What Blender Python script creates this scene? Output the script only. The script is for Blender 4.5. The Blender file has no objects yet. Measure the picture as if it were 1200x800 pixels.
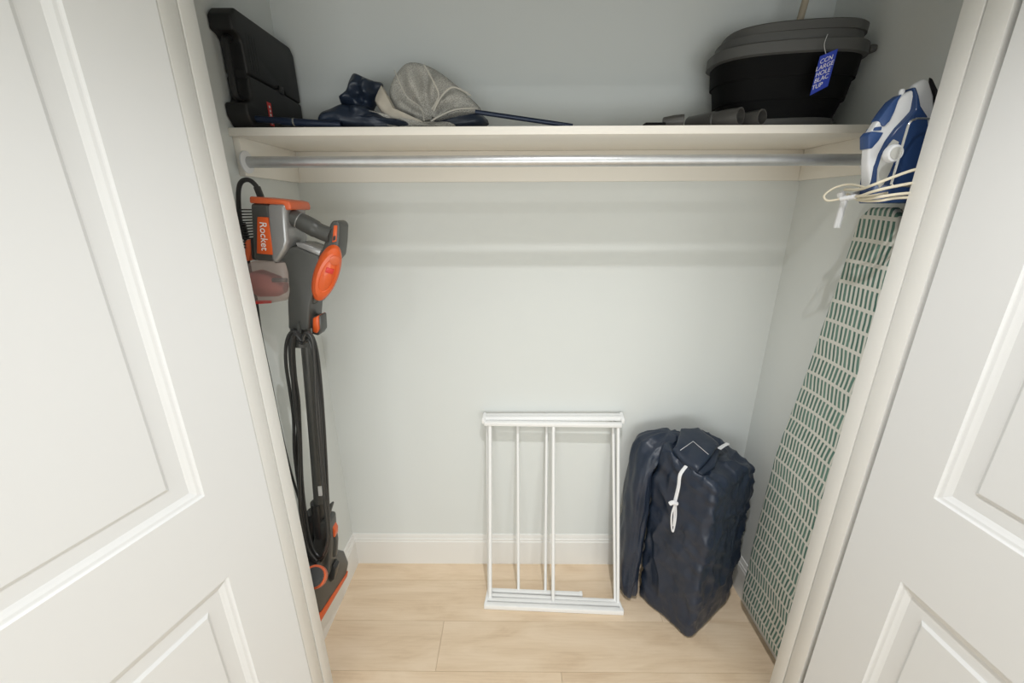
import bpy, bmesh, math, random
from math import sin, cos, pi, sqrt
from mathutils import Vector, Matrix, noise, Euler

SC = bpy.context.scene
COL = SC.collection

# ---------------------------------------------------------------- camera
def set_camera():
    f, p, yw, r, H = 472.34, .3162, -.0091, -.0033, 1.65
    F = Vector((sin(yw)*cos(p), cos(yw)*cos(p), -sin(p)))
    R = Vector((cos(yw), -sin(yw), 0)); U = R.cross(F)
    R, U = R*cos(r) + U*sin(r), U*cos(r) - R*sin(r)
    cd = bpy.data.cameras.new('camera'); co = bpy.data.objects.new('camera', cd)
    cd.sensor_fit = 'HORIZONTAL'; cd.sensor_width = 36; cd.lens = f/1200*36
    cd.clip_start = .02
    m = Matrix((R, U, -F)).transposed().to_4x4(); m.translation = (0, 0, H)
    co.matrix_world = m; COL.objects.link(co); SC.camera = co
set_camera()

# ---------------------------------------------------------------- world, lights, exposure
w = bpy.data.worlds.new('world'); SC.world = w; w.use_nodes = True
w.node_tree.nodes['Background'].inputs[0].default_value = (.9, .95, 1, 1)
w.node_tree.nodes['Background'].inputs[1].default_value = .05
SC.view_settings.view_transform = 'Standard'; SC.view_settings.look = 'None'
SC.view_settings.gamma = 1; SC.view_settings.use_curve_mapping = False
SC.view_settings.exposure = 0.0

def ceiling_fill(x, y, watts, rad=.05, colr=(1, .98, .96), z=2.685):
    l = bpy.data.lights.new('ceiling_fill_light', 'AREA'); l.shape = 'DISK'; l.size = rad*2
    l.energy = watts; l.color = colr
    o = bpy.data.objects.new('ceiling_fill_light', l); o.location = (x, y, z); COL.objects.link(o)
def spot(x, y, watts, rad, deg, blend, z=2.68, colr=(.985, .985, 1)):
    l = bpy.data.lights.new('recessed_downlight', 'SPOT'); l.energy = watts; l.shadow_soft_size = rad
    l.spot_size = math.radians(deg); l.spot_blend = blend; l.color = colr
    o = bpy.data.objects.new('recessed_downlight', l); o.location = (x, y, z); COL.objects.link(o)
spot(.19, .345, 104, .02, 112, 1)
ceiling_fill(-.9, -1.0, 5, .06)  # pair of unseen lamps added under the room ceiling as fill
ceiling_fill(1.1, -1.0, 6.5, .06)
# wide low fill light added behind the camera; no window is modelled there
lw = bpy.data.lights.new('low_fill_light', 'AREA'); lw.shape = 'RECTANGLE'; lw.size = 3.0; lw.size_y = 1.1
lw.energy = 52; lw.color = (.93, .975, 1)
ow = bpy.data.objects.new('low_fill_light', lw); ow.location = (.3, -2.6, .85)
ow.rotation_euler = (pi/2, 0, 0); COL.objects.link(ow)

# ---------------------------------------------------------------- materials
def mat(name, col, rough=.5, metal=0, bump=0, bscale=200, var=0, vscale=8, **kw):
    m = bpy.data.materials.new(name); m.use_nodes = True
    n = m.node_tree.nodes; L = m.node_tree.links; b = n['Principled BSDF']
    b.inputs['Base Color'].default_value = (*col, 1); b.inputs['Roughness'].default_value = rough
    b.inputs['Metallic'].default_value = metal
    for k, v in kw.items():
        b.inputs[k.replace('_', ' ')].default_value = v
    tc = n.new('ShaderNodeTexCoord')
    if var:
        t = n.new('ShaderNodeTexNoise'); t.inputs['Scale'].default_value = vscale; t.inputs['Detail'].default_value = 3
        L.new(tc.outputs['Object'], t.inputs['Vector'])
        x = n.new('ShaderNodeMix'); x.data_type = 'RGBA'
        x.inputs[6].default_value = (*[c*(1-var) for c in col], 1); x.inputs[7].default_value = (*[min(1, c*(1+var)) for c in col], 1)
        L.new(t.outputs['Fac'], x.inputs[0]); L.new(x.outputs[2], b.inputs['Base Color'])
    if bump:
        t = n.new('ShaderNodeTexNoise'); t.inputs['Scale'].default_value = bscale; t.inputs['Detail'].default_value = 4
        L.new(tc.outputs['Object'], t.inputs['Vector'])
        u = n.new('ShaderNodeBump'); u.inputs['Strength'].default_value = bump; u.inputs['Distance'].default_value = .002
        L.new(t.outputs['Fac'], u.inputs['Height']); L.new(u.outputs[0], b.inputs['Normal'])
    return m
M = {
 'wall': mat('wall_paint', (.705, .73, .71), .75, bump=.12, bscale=350),
 'trim': mat('trim_paint', (.80, .79, .755), .38, bump=.03, bscale=60),
 'door': mat('door_paint', (.755, .76, .755), .42, bump=.04, bscale=40),
 'shelf': mat('shelf_paint', (.83, .795, .72), .5, bump=.04, bscale=60),
 'chrome': mat('galvanised_steel', (.60, .61, .62), .42, .85, bump=.15, bscale=120, var=.12, vscale=30),
 'socketw': mat('white_plastic', (.74, .75, .76), .35),
 'caseblack': mat('black_case_plastic', (.0055, .0055, .0058), .5, bump=.2, bscale=500),
 'red': mat('red_label', (.62, .035, .03), .4),
 'labelw': mat('label_print', (.8, .78, .76), .5),
 'navy': mat('navy_nylon', (.016, .0255, .046), .40, bump=.8, bscale=38, var=.2, vscale=15),
 'navypole': mat('navy_metal', (.016, .026, .055), .28, .3),
 'net': None,
 'netseam': mat('grey_net_seam', (.50, .48, .43), .9),
 'netcream': mat('cream_mesh_trim', (.50, .46, .39), .85, bump=.6, bscale=600),
 'greyplastic': mat('grey_plastic', (.080, .080, .076), .5, bump=.1, bscale=400),
 'greytube': mat('grey_tube_plastic', (.07, .068, .064), .35),
 'blackrub': mat('black_rubber', (.003, .003, .003), .7, Specular_IOR_Level=.15, bump=.1, bscale=300),
 'tagblue': mat('blue_card', (.03, .06, .42), .35),
 'wood': mat('wooden_handle', (.42, .36, .27), .5, var=.15, vscale=20),
 'white': mat('gloss_white_plastic', (.76, .77, .79), .25),
 'ironblue': mat('translucent_blue_plastic', (.022, .055, .16), .16),
 'gripblue': mat('blue_grip_rubber', (.03, .075, .22), .4),
 'irongrey': mat('pale_grey_plastic', (.50, .50, .47), .35),
 'sole': mat('iron_soleplate', (.05, .05, .055), .3, .6),
 'cord': mat('cream_flex', (.72, .66, .52), .5),
 'wire': mat('bright_wire', (.75, .75, .76), .18, 1),
 'vgrey': mat('graphite_plastic', (.062, .063, .058), .38, bump=.08, bscale=500),
 'vsilver': mat('silver_grey_plastic', (.30, .30, .295), .25, .35),
 'vdark': mat('dark_plastic', (.022, .022, .021), .35),
 'orange': mat('orange_plastic', (.66, .105, .022), .3),
 'orangetop': mat('red_orange_plastic', (.62, .12, .04), .35),
 'vcord': mat('dark_flex', (.030, .030, .029), .42),
 'filter': mat('reddish_filter_foam', (.42, .14, .12), .8),
 'rackwhite': mat('white_powder_coat', (.88, .885, .875), .35),
 'strap': mat('white_cotton_strap', (.75, .75, .76), .8, bump=.4, bscale=400),
 'black': mat('matt_black', (.01, .01, .01), .7),
 'boardmetal': mat('grey_board_metal', (.30, .29, .27), .4, .6),
}
def glass_mat():
    m = bpy.data.materials.new('clear_dust_cup'); m.use_nodes = True
    n = m.node_tree.nodes; L = m.node_tree.links; b = n['Principled BSDF']; o = n['Material Output']
    b.inputs['Base Color'].default_value = (.62, .52, .49, 1); b.inputs['Roughness'].default_value = .12
    t = n.new('ShaderNodeBsdfTransparent'); t.inputs[0].default_value = (.86, .80, .78, 1)
    x = n.new('ShaderNodeMixShader'); x.inputs[0].default_value = .2
    L.new(t.outputs[0], x.inputs[1]); L.new(b.outputs[0], x.inputs[2]); L.new(x.outputs[0], o.inputs[0])
    return m
M['cup'] = glass_mat()
def net_mat():
    m = bpy.data.materials.new('grey_net'); m.use_nodes = True
    n = m.node_tree.nodes; L = m.node_tree.links; b = n['Principled BSDF']; o = n['Material Output']
    b.inputs['Base Color'].default_value = (.54, .525, .48, 1); b.inputs['Roughness'].default_value = .9
    tc = n.new('ShaderNodeTexCoord')
    ch = n.new('ShaderNodeTexVoronoi'); ch.inputs['Scale'].default_value = 420
    L.new(tc.outputs['Object'], ch.inputs['Vector'])
    mr = n.new('ShaderNodeMapRange'); mr.inputs[1].default_value = .15; mr.inputs[2].default_value = .6
    mr.inputs[3].default_value = .12; mr.inputs[4].default_value = .85
    L.new(ch.outputs['Distance'], mr.inputs[0])
    t = n.new('ShaderNodeBsdfTransparent'); x = n.new('ShaderNodeMixShader')
    L.new(mr.outputs[0], x.inputs[0]); L.new(t.outputs[0], x.inputs[1]); L.new(b.outputs[0], x.inputs[2]); L.new(x.outputs[0], o.inputs[0])
    return m
M['net'] = net_mat()

def mth(n, L, op, a, b=None, c=None):
    x = n.new('ShaderNodeMath'); x.operation = op
    for i, v in enumerate((a, b, c)):
        if v is None: continue
        if isinstance(v, (int, float)): x.inputs[i].default_value = v
        else: L.new(v, x.inputs[i])
    return x.outputs[0]
def board_mat():
    # printed cotton: rows of short slanted green dashes on an off-white ground (object space: y across, z along)
    m = bpy.data.materials.new('green_dash_print_cotton'); m.use_nodes = True
    n = m.node_tree.nodes; L = m.node_tree.links; b = n['Principled BSDF']
    tc = n.new('ShaderNodeTexCoord'); sp = n.new('ShaderNodeSeparateXYZ'); L.new(tc.outputs['Object'], sp.inputs[0])
    Y, Z = sp.outputs[1], sp.outputs[2]
    wv = mth(n, L, 'SINE', mth(n, L, 'MULTIPLY', Y, 20.0))
    wv2 = mth(n, L, 'MULTIPLY', wv, .05)
    rowf = mth(n, L, 'ADD', mth(n, L, 'DIVIDE', Z, .0600), wv2)
    row = mth(n, L, 'FLOOR', rowf); fv = mth(n, L, 'FRACT', rowf)
    wn = n.new('ShaderNodeTexWhiteNoise'); wn.noise_dimensions = '1D'; L.new(row, wn.inputs['W'])
    sl = mth(n, L, 'MULTIPLY', mth(n, L, 'SUBTRACT', wn.outputs['Value'], .5), 1.5)
    nz = n.new('ShaderNodeTexNoise'); nz.inputs['Scale'].default_value = 22; L.new(tc.outputs['Object'], nz.inputs['Vector'])
    nv = mth(n, L, 'MULTIPLY', nz.outputs['Fac'], .35)
    u = mth(n, L, 'ADD', mth(n, L, 'ADD', mth(n, L, 'DIVIDE', Y, .0152), mth(n, L, 'MULTIPLY', fv, sl)), mth(n, L, 'ADD', mth(n, L, 'MULTIPLY', wn.outputs['Value'], 7.3), nv))
    col = mth(n, L, 'FLOOR', u); fu = mth(n, L, 'FRACT', u)
    wc = n.new('ShaderNodeTexWhiteNoise'); wc.noise_dimensions = '2D'
    cb = n.new('ShaderNodeCombineXYZ'); L.new(col, cb.inputs[0]); L.new(row, cb.inputs[1]); L.new(cb.outputs[0], wc.inputs['Vector'])
    wid = mth(n, L, 'MULTIPLY_ADD', wc.outputs['Value'], .14, .44)
    a = mth(n, L, 'LESS_THAN', fu, wid); g = mth(n, L, 'GREATER_THAN', fv, .17)
    mk = mth(n, L, 'MULTIPLY', a, g)
    x = n.new('ShaderNodeMix'); x.data_type = 'RGBA'; L.new(mk, x.inputs[0])
    x.inputs[6].default_value = (.66, .655, .60, 1)
    g2 = n.new('ShaderNodeMix'); g2.data_type = 'RGBA'; L.new(wc.outputs['Value'], g2.inputs[0])
    g2.inputs[6].default_value = (.065, .15, .12, 1); g2.inputs[7].default_value = (.14, .25, .205, 1)
    L.new(g2.outputs[2], x.inputs[7]); L.new(x.outputs[2], b.inputs['Base Color']); b.inputs['Roughness'].default_value = .85
    return m
M['board'] = board_mat()
def oak_mat():
    m = bpy.data.materials.new('pale_oak_plank'); m.use_nodes = True
    n = m.node_tree.nodes; L = m.node_tree.links; b = n['Principled BSDF']
    tc = n.new('ShaderNodeTexCoord'); oi = n.new('ShaderNodeObjectInfo')
    mp = n.new('ShaderNodeMapping'); mp.inputs['Scale'].default_value = (1.6, 7, 1)
    cv = n.new('ShaderNodeCombineXYZ'); L.new(mth(n, L, 'MULTIPLY', oi.outputs['Random'], 30), cv.inputs[0]); L.new(mth(n, L, 'MULTIPLY', oi.outputs['Random'], 17), cv.inputs[1])
    L.new(tc.outputs['Object'], mp.inputs['Vector']); L.new(cv.outputs[0], mp.inputs['Location'])
    t = n.new('ShaderNodeTexNoise'); t.inputs['Scale'].default_value = 1.6; t.inputs['Detail'].default_value = 8; t.inputs['Roughness'].default_value = .62; t.inputs['Distortion'].default_value = .7
    L.new(mp.outputs[0], t.inputs['Vector'])
    mp2 = n.new('ShaderNodeMapping'); mp2.inputs['Scale'].default_value = (3, 70, 1); L.new(tc.outputs['Object'], mp2.inputs['Vector']); L.new(cv.outputs[0], mp2.inputs['Location'])
    t2 = n.new('ShaderNodeTexNoise'); t2.inputs['Scale'].default_value = 2; t2.inputs['Detail'].default_value = 5; L.new(mp2.outputs[0], t2.inputs['Vector'])
    s = mth(n, L, 'ADD', mth(n, L, 'MULTIPLY', t.outputs['Fac'], .75), mth(n, L, 'MULTIPLY', t2.outputs['Fac'], .25))
    cr = n.new('ShaderNodeValToRGB'); L.new(s, cr.inputs[0]); e = cr.color_ramp.elements
    e[0].position = .32; e[0].color = (.66, .49, .325, 1); e[1].position = .60; e[1].color = (.83, .67, .49, 1)
    k = e.new(.46); k.color = (.765, .60, .42, 1)
    hv = n.new('ShaderNodeHueSaturation'); L.new(cr.outputs[0], hv.inputs['Color'])
    L.new(mth(n, L, 'MULTIPLY_ADD', oi.outputs['Random'], .14, .93), hv.inputs['Value'])
    L.new(hv.outputs[0], b.inputs['Base Color']); b.inputs['Roughness'].default_value = .45
    u = n.new('ShaderNodeBump'); u.inputs['Strength'].default_value = .12; u.inputs['Distance'].default_value = .001; L.new(t2.outputs['Fac'], u.inputs['Height']); L.new(u.outputs[0], b.inputs['Normal'])
    return m
M['oak'] = oak_mat()
M['sub'] = mat('floor_underlay', (.20, .14, .09), .8)

# ---------------------------------------------------------------- mesh toolkit
class MB:
    def __init__(s): s.v = []; s.f = []
    def add(s, v, f):
        o = len(s.v); s.v += [Vector(p) for p in v]; s.f += [tuple(i+o for i in q) for q in f]; return s
    def box(s, a, b, mtx=None):
        x0, y0, z0 = a; x1, y1, z1 = b
        v = [Vector(p) for p in ((x0,y0,z0),(x1,y0,z0),(x1,y1,z0),(x0,y1,z0),(x0,y0,z1),(x1,y0,z1),(x1,y1,z1),(x0,y1,z1))]
        if mtx: v = [mtx @ p for p in v]
        return s.add(v, [(0,3,2,1),(4,5,6,7),(0,1,5,4),(1,2,6,5),(2,3,7,6),(3,0,4,7)])
    def rings(s, rs, close=True, cap=True):
        n = len(rs[0]); v = [p for r in rs for p in r]; f = []
        for i in range(len(rs)-1):
            for j in range(n if close else n-1):
                k = (j+1) % n
                f.append((i*n+j, i*n+k, (i+1)*n+k, (i+1)*n+j))
        if cap and close:
            f.append(tuple(range(n-1, -1, -1))); f.append(tuple((len(rs)-1)*n+j for j in range(n)))
        return s.add(v, f)
    def tube(s, pts, r, seg=10, smooth=0, flat=None):
        pts = [Vector(p) for p in pts]
        if smooth: pts = spline(pts, smooth)
        n = len(pts); rs = []; up = None
        for i, p in enumerate(pts):
            d = (pts[min(i+1, n-1)] - pts[max(i-1, 0)]).normalized()
            if up is None:
                up = Vector((0, 0, 1)) if abs(d.z) < .9 else Vector((0, 1, 0))
            a = (up - d*up.dot(d)).normalized(); up = a; b = d.cross(a)
            rr = r[i] if isinstance(r, (list, tuple)) else r
            fl = 1 if flat is None else flat
            rs.append([p + a*cos(2*pi*k/seg)*rr*fl + b*sin(2*pi*k/seg)*rr for k in range(seg)])
        return s.rings(rs)
    def prism(s, poly, y0, y1):          # polygon of (x, z) pairs, extruded along y
        return s.rings([[Vector((p[0], y0, p[-1])) for p in poly], [Vector((p[0], y1, p[-1])) for p in poly]])
    def lathe(s, prof, mtx=None, seg=32, sx=1, sy=1):
        rs = [[Vector((r*cos(2*pi*k/seg)*sx, r*sin(2*pi*k/seg)*sy, z)) for k in range(seg)] for r, z in prof]
        if mtx: rs = [[mtx @ p for p in r] for r in rs]
        return s.rings(rs)
    def pillow(s, poly, yc, t, nr=6, amp=0, fr=30, seed=0, flatback=False, sub=0):
        P = [Vector((p[0], yc, p[-1])) for p in poly]
        if sub: P = spline(P+[P[0]], sub)[:-1]
        c = sum(P, Vector())/len(P); n = len(P)
        for sgn in ((-1,) if flatback else (-1, 1)):
            v = []
            for k in range(nr):
                q = 1 - k/nr
                for p in P:
                    x = c + (p-c)*q
                    h = t*sqrt(max(0, 1-q**2.6))
                    w_ = noise.noise(Vector((x.x*fr+seed, sgn*7+seed, x.z*fr)))*amp*min(1, k*1.2)
                    v.append(Vector((x.x, yc+sgn*(h+w_), x.z)))
            v.append(c+Vector((0, sgn*t, 0)))
            f = []
            for k in range(nr-1):
                for j in range(n):
                    m_ = (j+1) % n; q4 = (k*n+j, k*n+m_, (k+1)*n+m_, (k+1)*n+j)
                    f.append(q4 if sgn < 0 else q4[::-1])
            for j in range(n):
                q3 = ((nr-1)*n+j, (nr-1)*n+(j+1) % n, nr*n); f.append(q3 if sgn < 0 else q3[::-1])
            s.add(v, f)
        return s
    def build(s, name, m, parent=None, bevel=0, ang=35, smooth=True, seg=2, subsurf=0):
        me = bpy.data.meshes.new(name)
        me.from_pydata([tuple(p) for p in s.v], [], s.f)
        bm = bmesh.new(); bm.from_mesh(me)
        bmesh.ops.remove_doubles(bm, verts=bm.verts, dist=1e-6)
        bmesh.ops.recalc_face_normals(bm, faces=bm.faces)
        if bevel:
            es = [e for e in bm.edges if len(e.link_faces) == 2 and e.calc_face_angle(0) > math.radians(ang)]
            bmesh.ops.bevel(bm, geom=es, offset=bevel, segments=seg, affect='EDGES', clamp_overlap=True, profile=.5)
        bm.to_mesh(me); bm.free()
        if smooth:
            me.shade_smooth(); me.set_sharp_from_angle(angle=math.radians(ang))
        if m: me.materials.append(M[m] if isinstance(m, str) else m)
        o = bpy.data.objects.new(name, me); COL.objects.link(o)
        if parent:
            o.parent = parent; o.matrix_parent_inverse = parent.matrix_basis.inverted()
        if subsurf:
            md = o.modifiers.new('sub', 'SUBSURF'); md.levels = subsurf; md.render_levels = subsurf
        return o

def spline(pts, k):
    out = []; n = len(pts)
    for i in range(n-1):
        p0, p1, p2, p3 = pts[max(i-1, 0)], pts[i], pts[i+1], pts[min(i+2, n-1)]
        for j in range(k):
            t = j/k
            out.append(.5*((2*p1) + (p2-p0)*t + (2*p0-5*p1+4*p2-p3)*t*t + (3*p1-p0-3*p2+p3)*t**3))
    out.append(pts[-1]); return out

def thing(name, label, cat, loc=(0, 0, 0), group=None):
    o = bpy.data.objects.new(name, None); COL.objects.link(o); o.location = loc; o.empty_display_size = .05
    o['label'] = label; o['category'] = cat
    if group: o['group'] = group
    return o
def tag(o, label, cat, group=None):
    o['label'] = label; o['category'] = cat
    if group: o['group'] = group
    return o
def struct(o): o['kind'] = 'structure'; return o

def text_obj(s, size, name, m, parent, mtx, ext=.0004, align='CENTER'):
    c = bpy.data.curves.new('t', 'FONT'); c.body = s; c.size = size; c.extrude = ext; c.align_x = align; c.align_y = 'CENTER'
    t = bpy.data.objects.new('t', c); COL.objects.link(t); bpy.context.view_layer.update()
    me = bpy.data.meshes.new_from_object(t.evaluated_get(bpy.context.evaluated_depsgraph_get()))
    bpy.data.objects.remove(t); bpy.data.curves.remove(c)
    me.transform(mtx); me.materials.clear(); me.materials.append(M[m]); me.name = name
    o = bpy.data.objects.new(name, me); COL.objects.link(o); o.parent = parent
    if parent: o.matrix_parent_inverse = parent.matrix_basis.inverted()
    return o

# ---------------------------------------------------------------- structure
XL, XR, YB, CH = -.786, 1.015, 1.553, 2.70       # closet side walls, back wall, ceiling
JL, JR, YI, YO, ZH = -.640, .880, .968, .8705, 2.215   # opening and the front wall it is cut in
def sbox(name, a, b, m='wall', **k): return struct(MB().box(a, b).build(name, m, **k))
sbox('wall_back', (XL-.1, YB, -.02), (XR+.1, YB+.1, CH))
sbox('wall_left', (XL-.1, YI, -.02), (XL, YB, CH))
sbox('wall_right', (XR, YI, -.02), (XR+.1, YB, CH))
sbox('wall_front_left', (-2.2, YO, -.02), (JL-.018, YI, CH))
sbox('wall_front_right', (JR+.018, YO, -.02), (2.3, YI, CH))
sbox('wall_front_header', (JL-.018, YO, ZH+.018), (JR+.018, YI, CH))
sbox('wall_room_left', (-2.3, -2.7, -.02), (-2.2, YI, CH))
sbox('wall_room_right', (2.3, -2.7, -.02), (2.4, YI, CH))
sbox('wall_room_back', (-2.3, -2.8, -.02), (2.4, -2.7, CH))
sbox('ceiling', (-2.3, -2.8, CH), (2.4, YB+.1, CH+.05))
fl = sbox('floor', (-2.3, -2.8, -.05), (2.4, YB+.1, -.012), 'sub')

# floor planks, .196 m wide, laid along x
random.seed(4)
starts = {0: -.95, 1: -.302, 2: -1.05, 3: .171}
row = 0; y1 = 1.642
rows = 22
for rI in range(rows):
    yt = y1 - rI*.196; yb = yt - .196
    if yb < -2.7: break
    off = {1: .62, 2: -.302, 3: .171, 0: .55}.get(rI, random.uniform(-.6, .6))
    x = off - 1.52*3
    while x < 2.4:
        a, b_ = max(x, -2.25), min(x+1.52, 2.35)
        if b_-a > .02:
            cx, cy = (a+b_)/2, (yt+yb)/2; hx, hy = (b_-a)/2-.0004, .098-.0004
            mb = MB().box((-hx, -hy, -.012), (hx, hy, 0))
            o = mb.build('plank', 'oak', None, bevel=.0006, seg=1)
            o.location = (cx, cy, 0); o.parent = fl
        x += 1.52

# baseboards with a stepped top
def baseboard(name, A, B, nrm):
    A, B, nrm = Vector(A), Vector(B), Vector(nrm)
    prof = [(0, 0), (.014, 0), (.014, .132), (.0115, .137), (.0115, .146), (.008, .149), (.0065, .160), (.004, .169), (0, .171)]
    mb = MB(); mb.rings([[P + nrm*d + Vector((0, 0, z)) for d, z in prof] for P in (A, B)])
    return struct(mb.build(name, 'trim', ang=20))
baseboard('baseboard_back', (XL, YB, 0), (XR, YB, 0), (0, -1, 0))
baseboard('baseboard_left', (XL, YI, 0), (XL, YB, 0), (1, 0, 0))
baseboard('baseboard_right', (XR, YI, 0), (XR, YB, 0), (-1, 0, 0))

# jambs: board in two faces with the fine joint between them
for side, x, s in (('left', JL, -1), ('right', JR, 1)):
    mb = MB(); a = x; b_ = x+s*.018
    mb.box((min(a, b_), YO+.052, 0), (max(a, b_), YI, ZH))
    mb.box((min(a, b_)+(.0008 if s > 0 else 0), YO, 0), (max(a, b_)-(.0008 if s < 0 else 0), YO+.0485, ZH))
    struct(mb.build('trim_jamb_'+side, 'trim', bevel=.0012))
struct(MB().box((JL-.018, YO, ZH), (JR+.018, YI, ZH+.018)).build('trim_jamb_head', 'trim'))
mb = MB().box((JL-.13, YO-.014, 0), (JL-.045, YO, ZH+.09)); struct(mb.build('trim_casing_left', 'trim', bevel=.003))
mb = MB().box((JR+.045, YO-.014, 0), (JR+.13, YO, ZH+.09)); struct(mb.build('trim_casing_right', 'trim', bevel=.003))
mb = MB().box((JL-.13, YO-.014, ZH+.006), (JR+.13, YO, ZH+.09)); struct(mb.build('trim_casing_head', 'trim', bevel=.003))

# two-panel doors
def door(name, hinge, ang, side, stile, zlo, zhi, u0, label):
    # u runs from the hinge along the door, n is the seen face's outward normal
    if side == 'left':
        u = Vector((-sin(ang), -cos(ang), 0)); nn = Vector((cos(ang), -sin(ang), 0))
    else:
        u = Vector((sin(ang), -cos(ang), 0)); nn = Vector((-cos(ang), -sin(ang), 0))
    O = Vector(hinge); W = .75; H0, H1 = .012, 2.195; T = .035
    def P(a, z, d): return O + u*a + Vector((0, 0, z)) + nn*d
    mb = MB()
    U0, U1 = u0, W
    us = [U0, stile, W-.147, W]; zs = [H0, .22, zlo, zhi, H1-.15, H1]
    # frame: front and back faces as a grid with holes for the panels
    for d in (0, -T):
        for i in range(3):
            for j in range(5):
                if i == 1 and j in (1, 3): continue
                mb.add([P(us[i], zs[j], d), P(us[i+1], zs[j], d), P(us[i+1], zs[j+1], d), P(us[i], zs[j+1], d)], [(0, 1, 2, 3)])
    c = [(U0, H0), (U1, H0), (U1, H1), (U0, H1)]
    for k in range(4):
        a, b_ = c[k], c[(k+1) % 4]
        mb.add([P(*a, 0), P(*b_, 0), P(*b_, -T), P(*a, -T)], [(0, 1, 2, 3)])
    prof = [(0, 0), (.003, -.0035), (.005, -.0045), (.010, -.0055), (.015, -.0085), (.019, -.0105), (.021, -.0115), (.050, -.0115)]
    for d0, sg in ((0, 1), (-T, -1)):
        for (j0, j1) in ((1, 2), (3, 4)):
            rs = []
            for ins, dp in prof:
                rs.append([P(us[1]+ins, zs[j0]+ins, d0+sg*dp), P(us[2]-ins, zs[j0]+ins, d0+sg*dp), P(us[2]-ins, zs[j1]-ins, d0+sg*dp), P(us[1]+ins, zs[j1]-ins, d0+sg*dp)])
            mb.rings(rs, cap=False)
    slab = mb.build(name, 'door', ang=8, smooth=False); slab['kind'] = 'structure'
    prof2 = [(.050, -.0115), (.053, -.0112), (.0595, -.0062), (.0605, -.0058)]
    for (j0, j1) in ((1, 2), (3, 4)):
        mb = MB()
        for d0, sg in ((0, 1), (-T, -1)):
            rs = []
            for ins, dp in prof2:
                rs.append([P(us[1]+ins, zs[j0]+ins, d0+sg*dp), P(us[2]-ins, zs[j0]+ins, d0+sg*dp), P(us[2]-ins, zs[j1]-ins, d0+sg*dp), P(us[1]+ins, zs[j1]-ins, d0+sg*dp)])
            mb.rings(rs, cap=False); mb.add(rs[-1], [(0, 1, 2, 3)])
        mb.build('raised_panel', 'door', slab, smooth=False)
    mb = MB()
    for z in (.25, 1.1, 1.95):
        mb.lathe([(.0055, z-.045), (.0055, z+.045)], Matrix.Translation(P(u0-.003, 0, -T-.004)), 12)
    mb.build('hinge', 'chrome', slab)
    return slab
door('door_1', (JL, YO, 0), .2863, 'left', .147, .825, 1.055, .004, '')
door('door_2', (JR, YO, 0), .0572, 'right', .152, .833, 1.064, .015, '')

# ---------------------------------------------------------------- shelf and hanging rod
YS, ZS = 1.22, 1.865
sh = thing('closet_shelf', 'cream painted closet shelf running wall to wall on cleats', 'shelf', (0, YB, 1.75))
MB().box((XL+.0005, YS, ZS-.021), (XR-.0005, YB-.0005, ZS)).build('shelf_board', 'shelf', sh, bevel=.0012)
MB().box((XL+.019, YB-.019, 1.744), (XR-.019, YB-.0004, ZS-.0212)).build('cleat', 'shelf', sh, bevel=.001)
MB().box((XL+.0004, YS+.012, 1.744), (XL+.0188, YB-.0004, ZS-.0212)).build('cleat', 'shelf', sh, bevel=.001)
MB().box((XR-.0188, YS+.012, 1.744), (XR-.0004, YB-.0004, ZS-.0212)).build('cleat', 'shelf', sh, bevel=.001)
RY, RZ = 1.245, 1.7805
rod = thing('hanging_rod', 'dull steel clothes rod spanning the closet under the shelf', 'rod', (0, RY, RZ))
rx = Matrix.Translation((0, RY, RZ)) @ Matrix.Rotation(pi/2, 4, 'Y')
MB().lathe([(.0153, XL+.021), (.0153, XR-.021)], rx, 28).build('pipe', 'chrome', rod)
for x0, x1 in ((XL+.0189, XL+.026), (XR-.0189, XR-.026)):
    MB().lathe([(.030, x0), (.030, (x0+x1)/2), (.021, x1)], rx, 24).build('rod_socket', 'socketw', rod)

# ---------------------------------------------------------------- black carry case
cs = thing('carry_case', 'black plastic tool case standing on edge at the left end of the shelf', 'case', (-.752, 1.37, ZS))
cx0, cx1, cy0, cy1, cz0, cz1 = -.7845, -.722, 1.222, 1.535, ZS+.0005, 2.146
def case_shell(z0, z1, name):
    # plan outline has a handle recess in the front edge (y = cy0); shells meet at mid height
    return None
hz0, hz1, hd = 1.932, 2.085, .032
seam = 2.000
def yz_prism(poly, x0, x1): return [[Vector((x0, y, z)) for y, z in poly], [Vector((x1, y, z)) for y, z in poly]]
lower = [(cy0+.022, cz0), (cy1-.012, cz0), (cy1, cz0+.015), (cy1, 1.988), (1.44, 1.993), (1.43, 2.003), (1.40, 2.003), (1.39, 1.996), (cy0+hd, 1.998), (cy0+hd, hz0+.01), (cy0+hd-.01, hz0), (cy0, hz0-.006), (cy0, cz0+.03)]
upper = [(cy0+hd, 2.0), (1.388, 1.998), (1.398, 2.0055), (1.432, 2.0055), (1.442, 1.9955), (cy1, 1.990), (cy1-.004, cz1-.02), (cy1-.022, cz1), (cy0+.022, cz1), (cy0, cz1-.022), (cy0, hz1+.006), (cy0+hd-.01, hz1), (cy0+hd, hz1-.01)]
MB().rings(yz_prism(lower, cx0, cx1)).build('lower_shell', 'caseblack', cs, bevel=.007, seg=3)
MB().rings(yz_prism(upper, cx0, cx1)).build('upper_shell', 'caseblack', cs, bevel=.007, seg=3)
MB().box((cx0+.008, cy0+.03, 1.99), (cx1-.006, cy1-.006, 2.01)).build('seam_strip', 'black', cs)
MB().tube([(-.753, cy0+.028, hz1-.004), (-.753, cy0+.010, hz1-.012), (-.753, cy0+.007, hz1-.03), (-.753, cy0+.007, hz0+.03), (-.753, cy0+.010, hz0+.012), (-.753, cy0+.028, hz0+.004)], .009, 10, 4, flat=1.0).build('handle', 'caseblack', cs)
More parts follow.
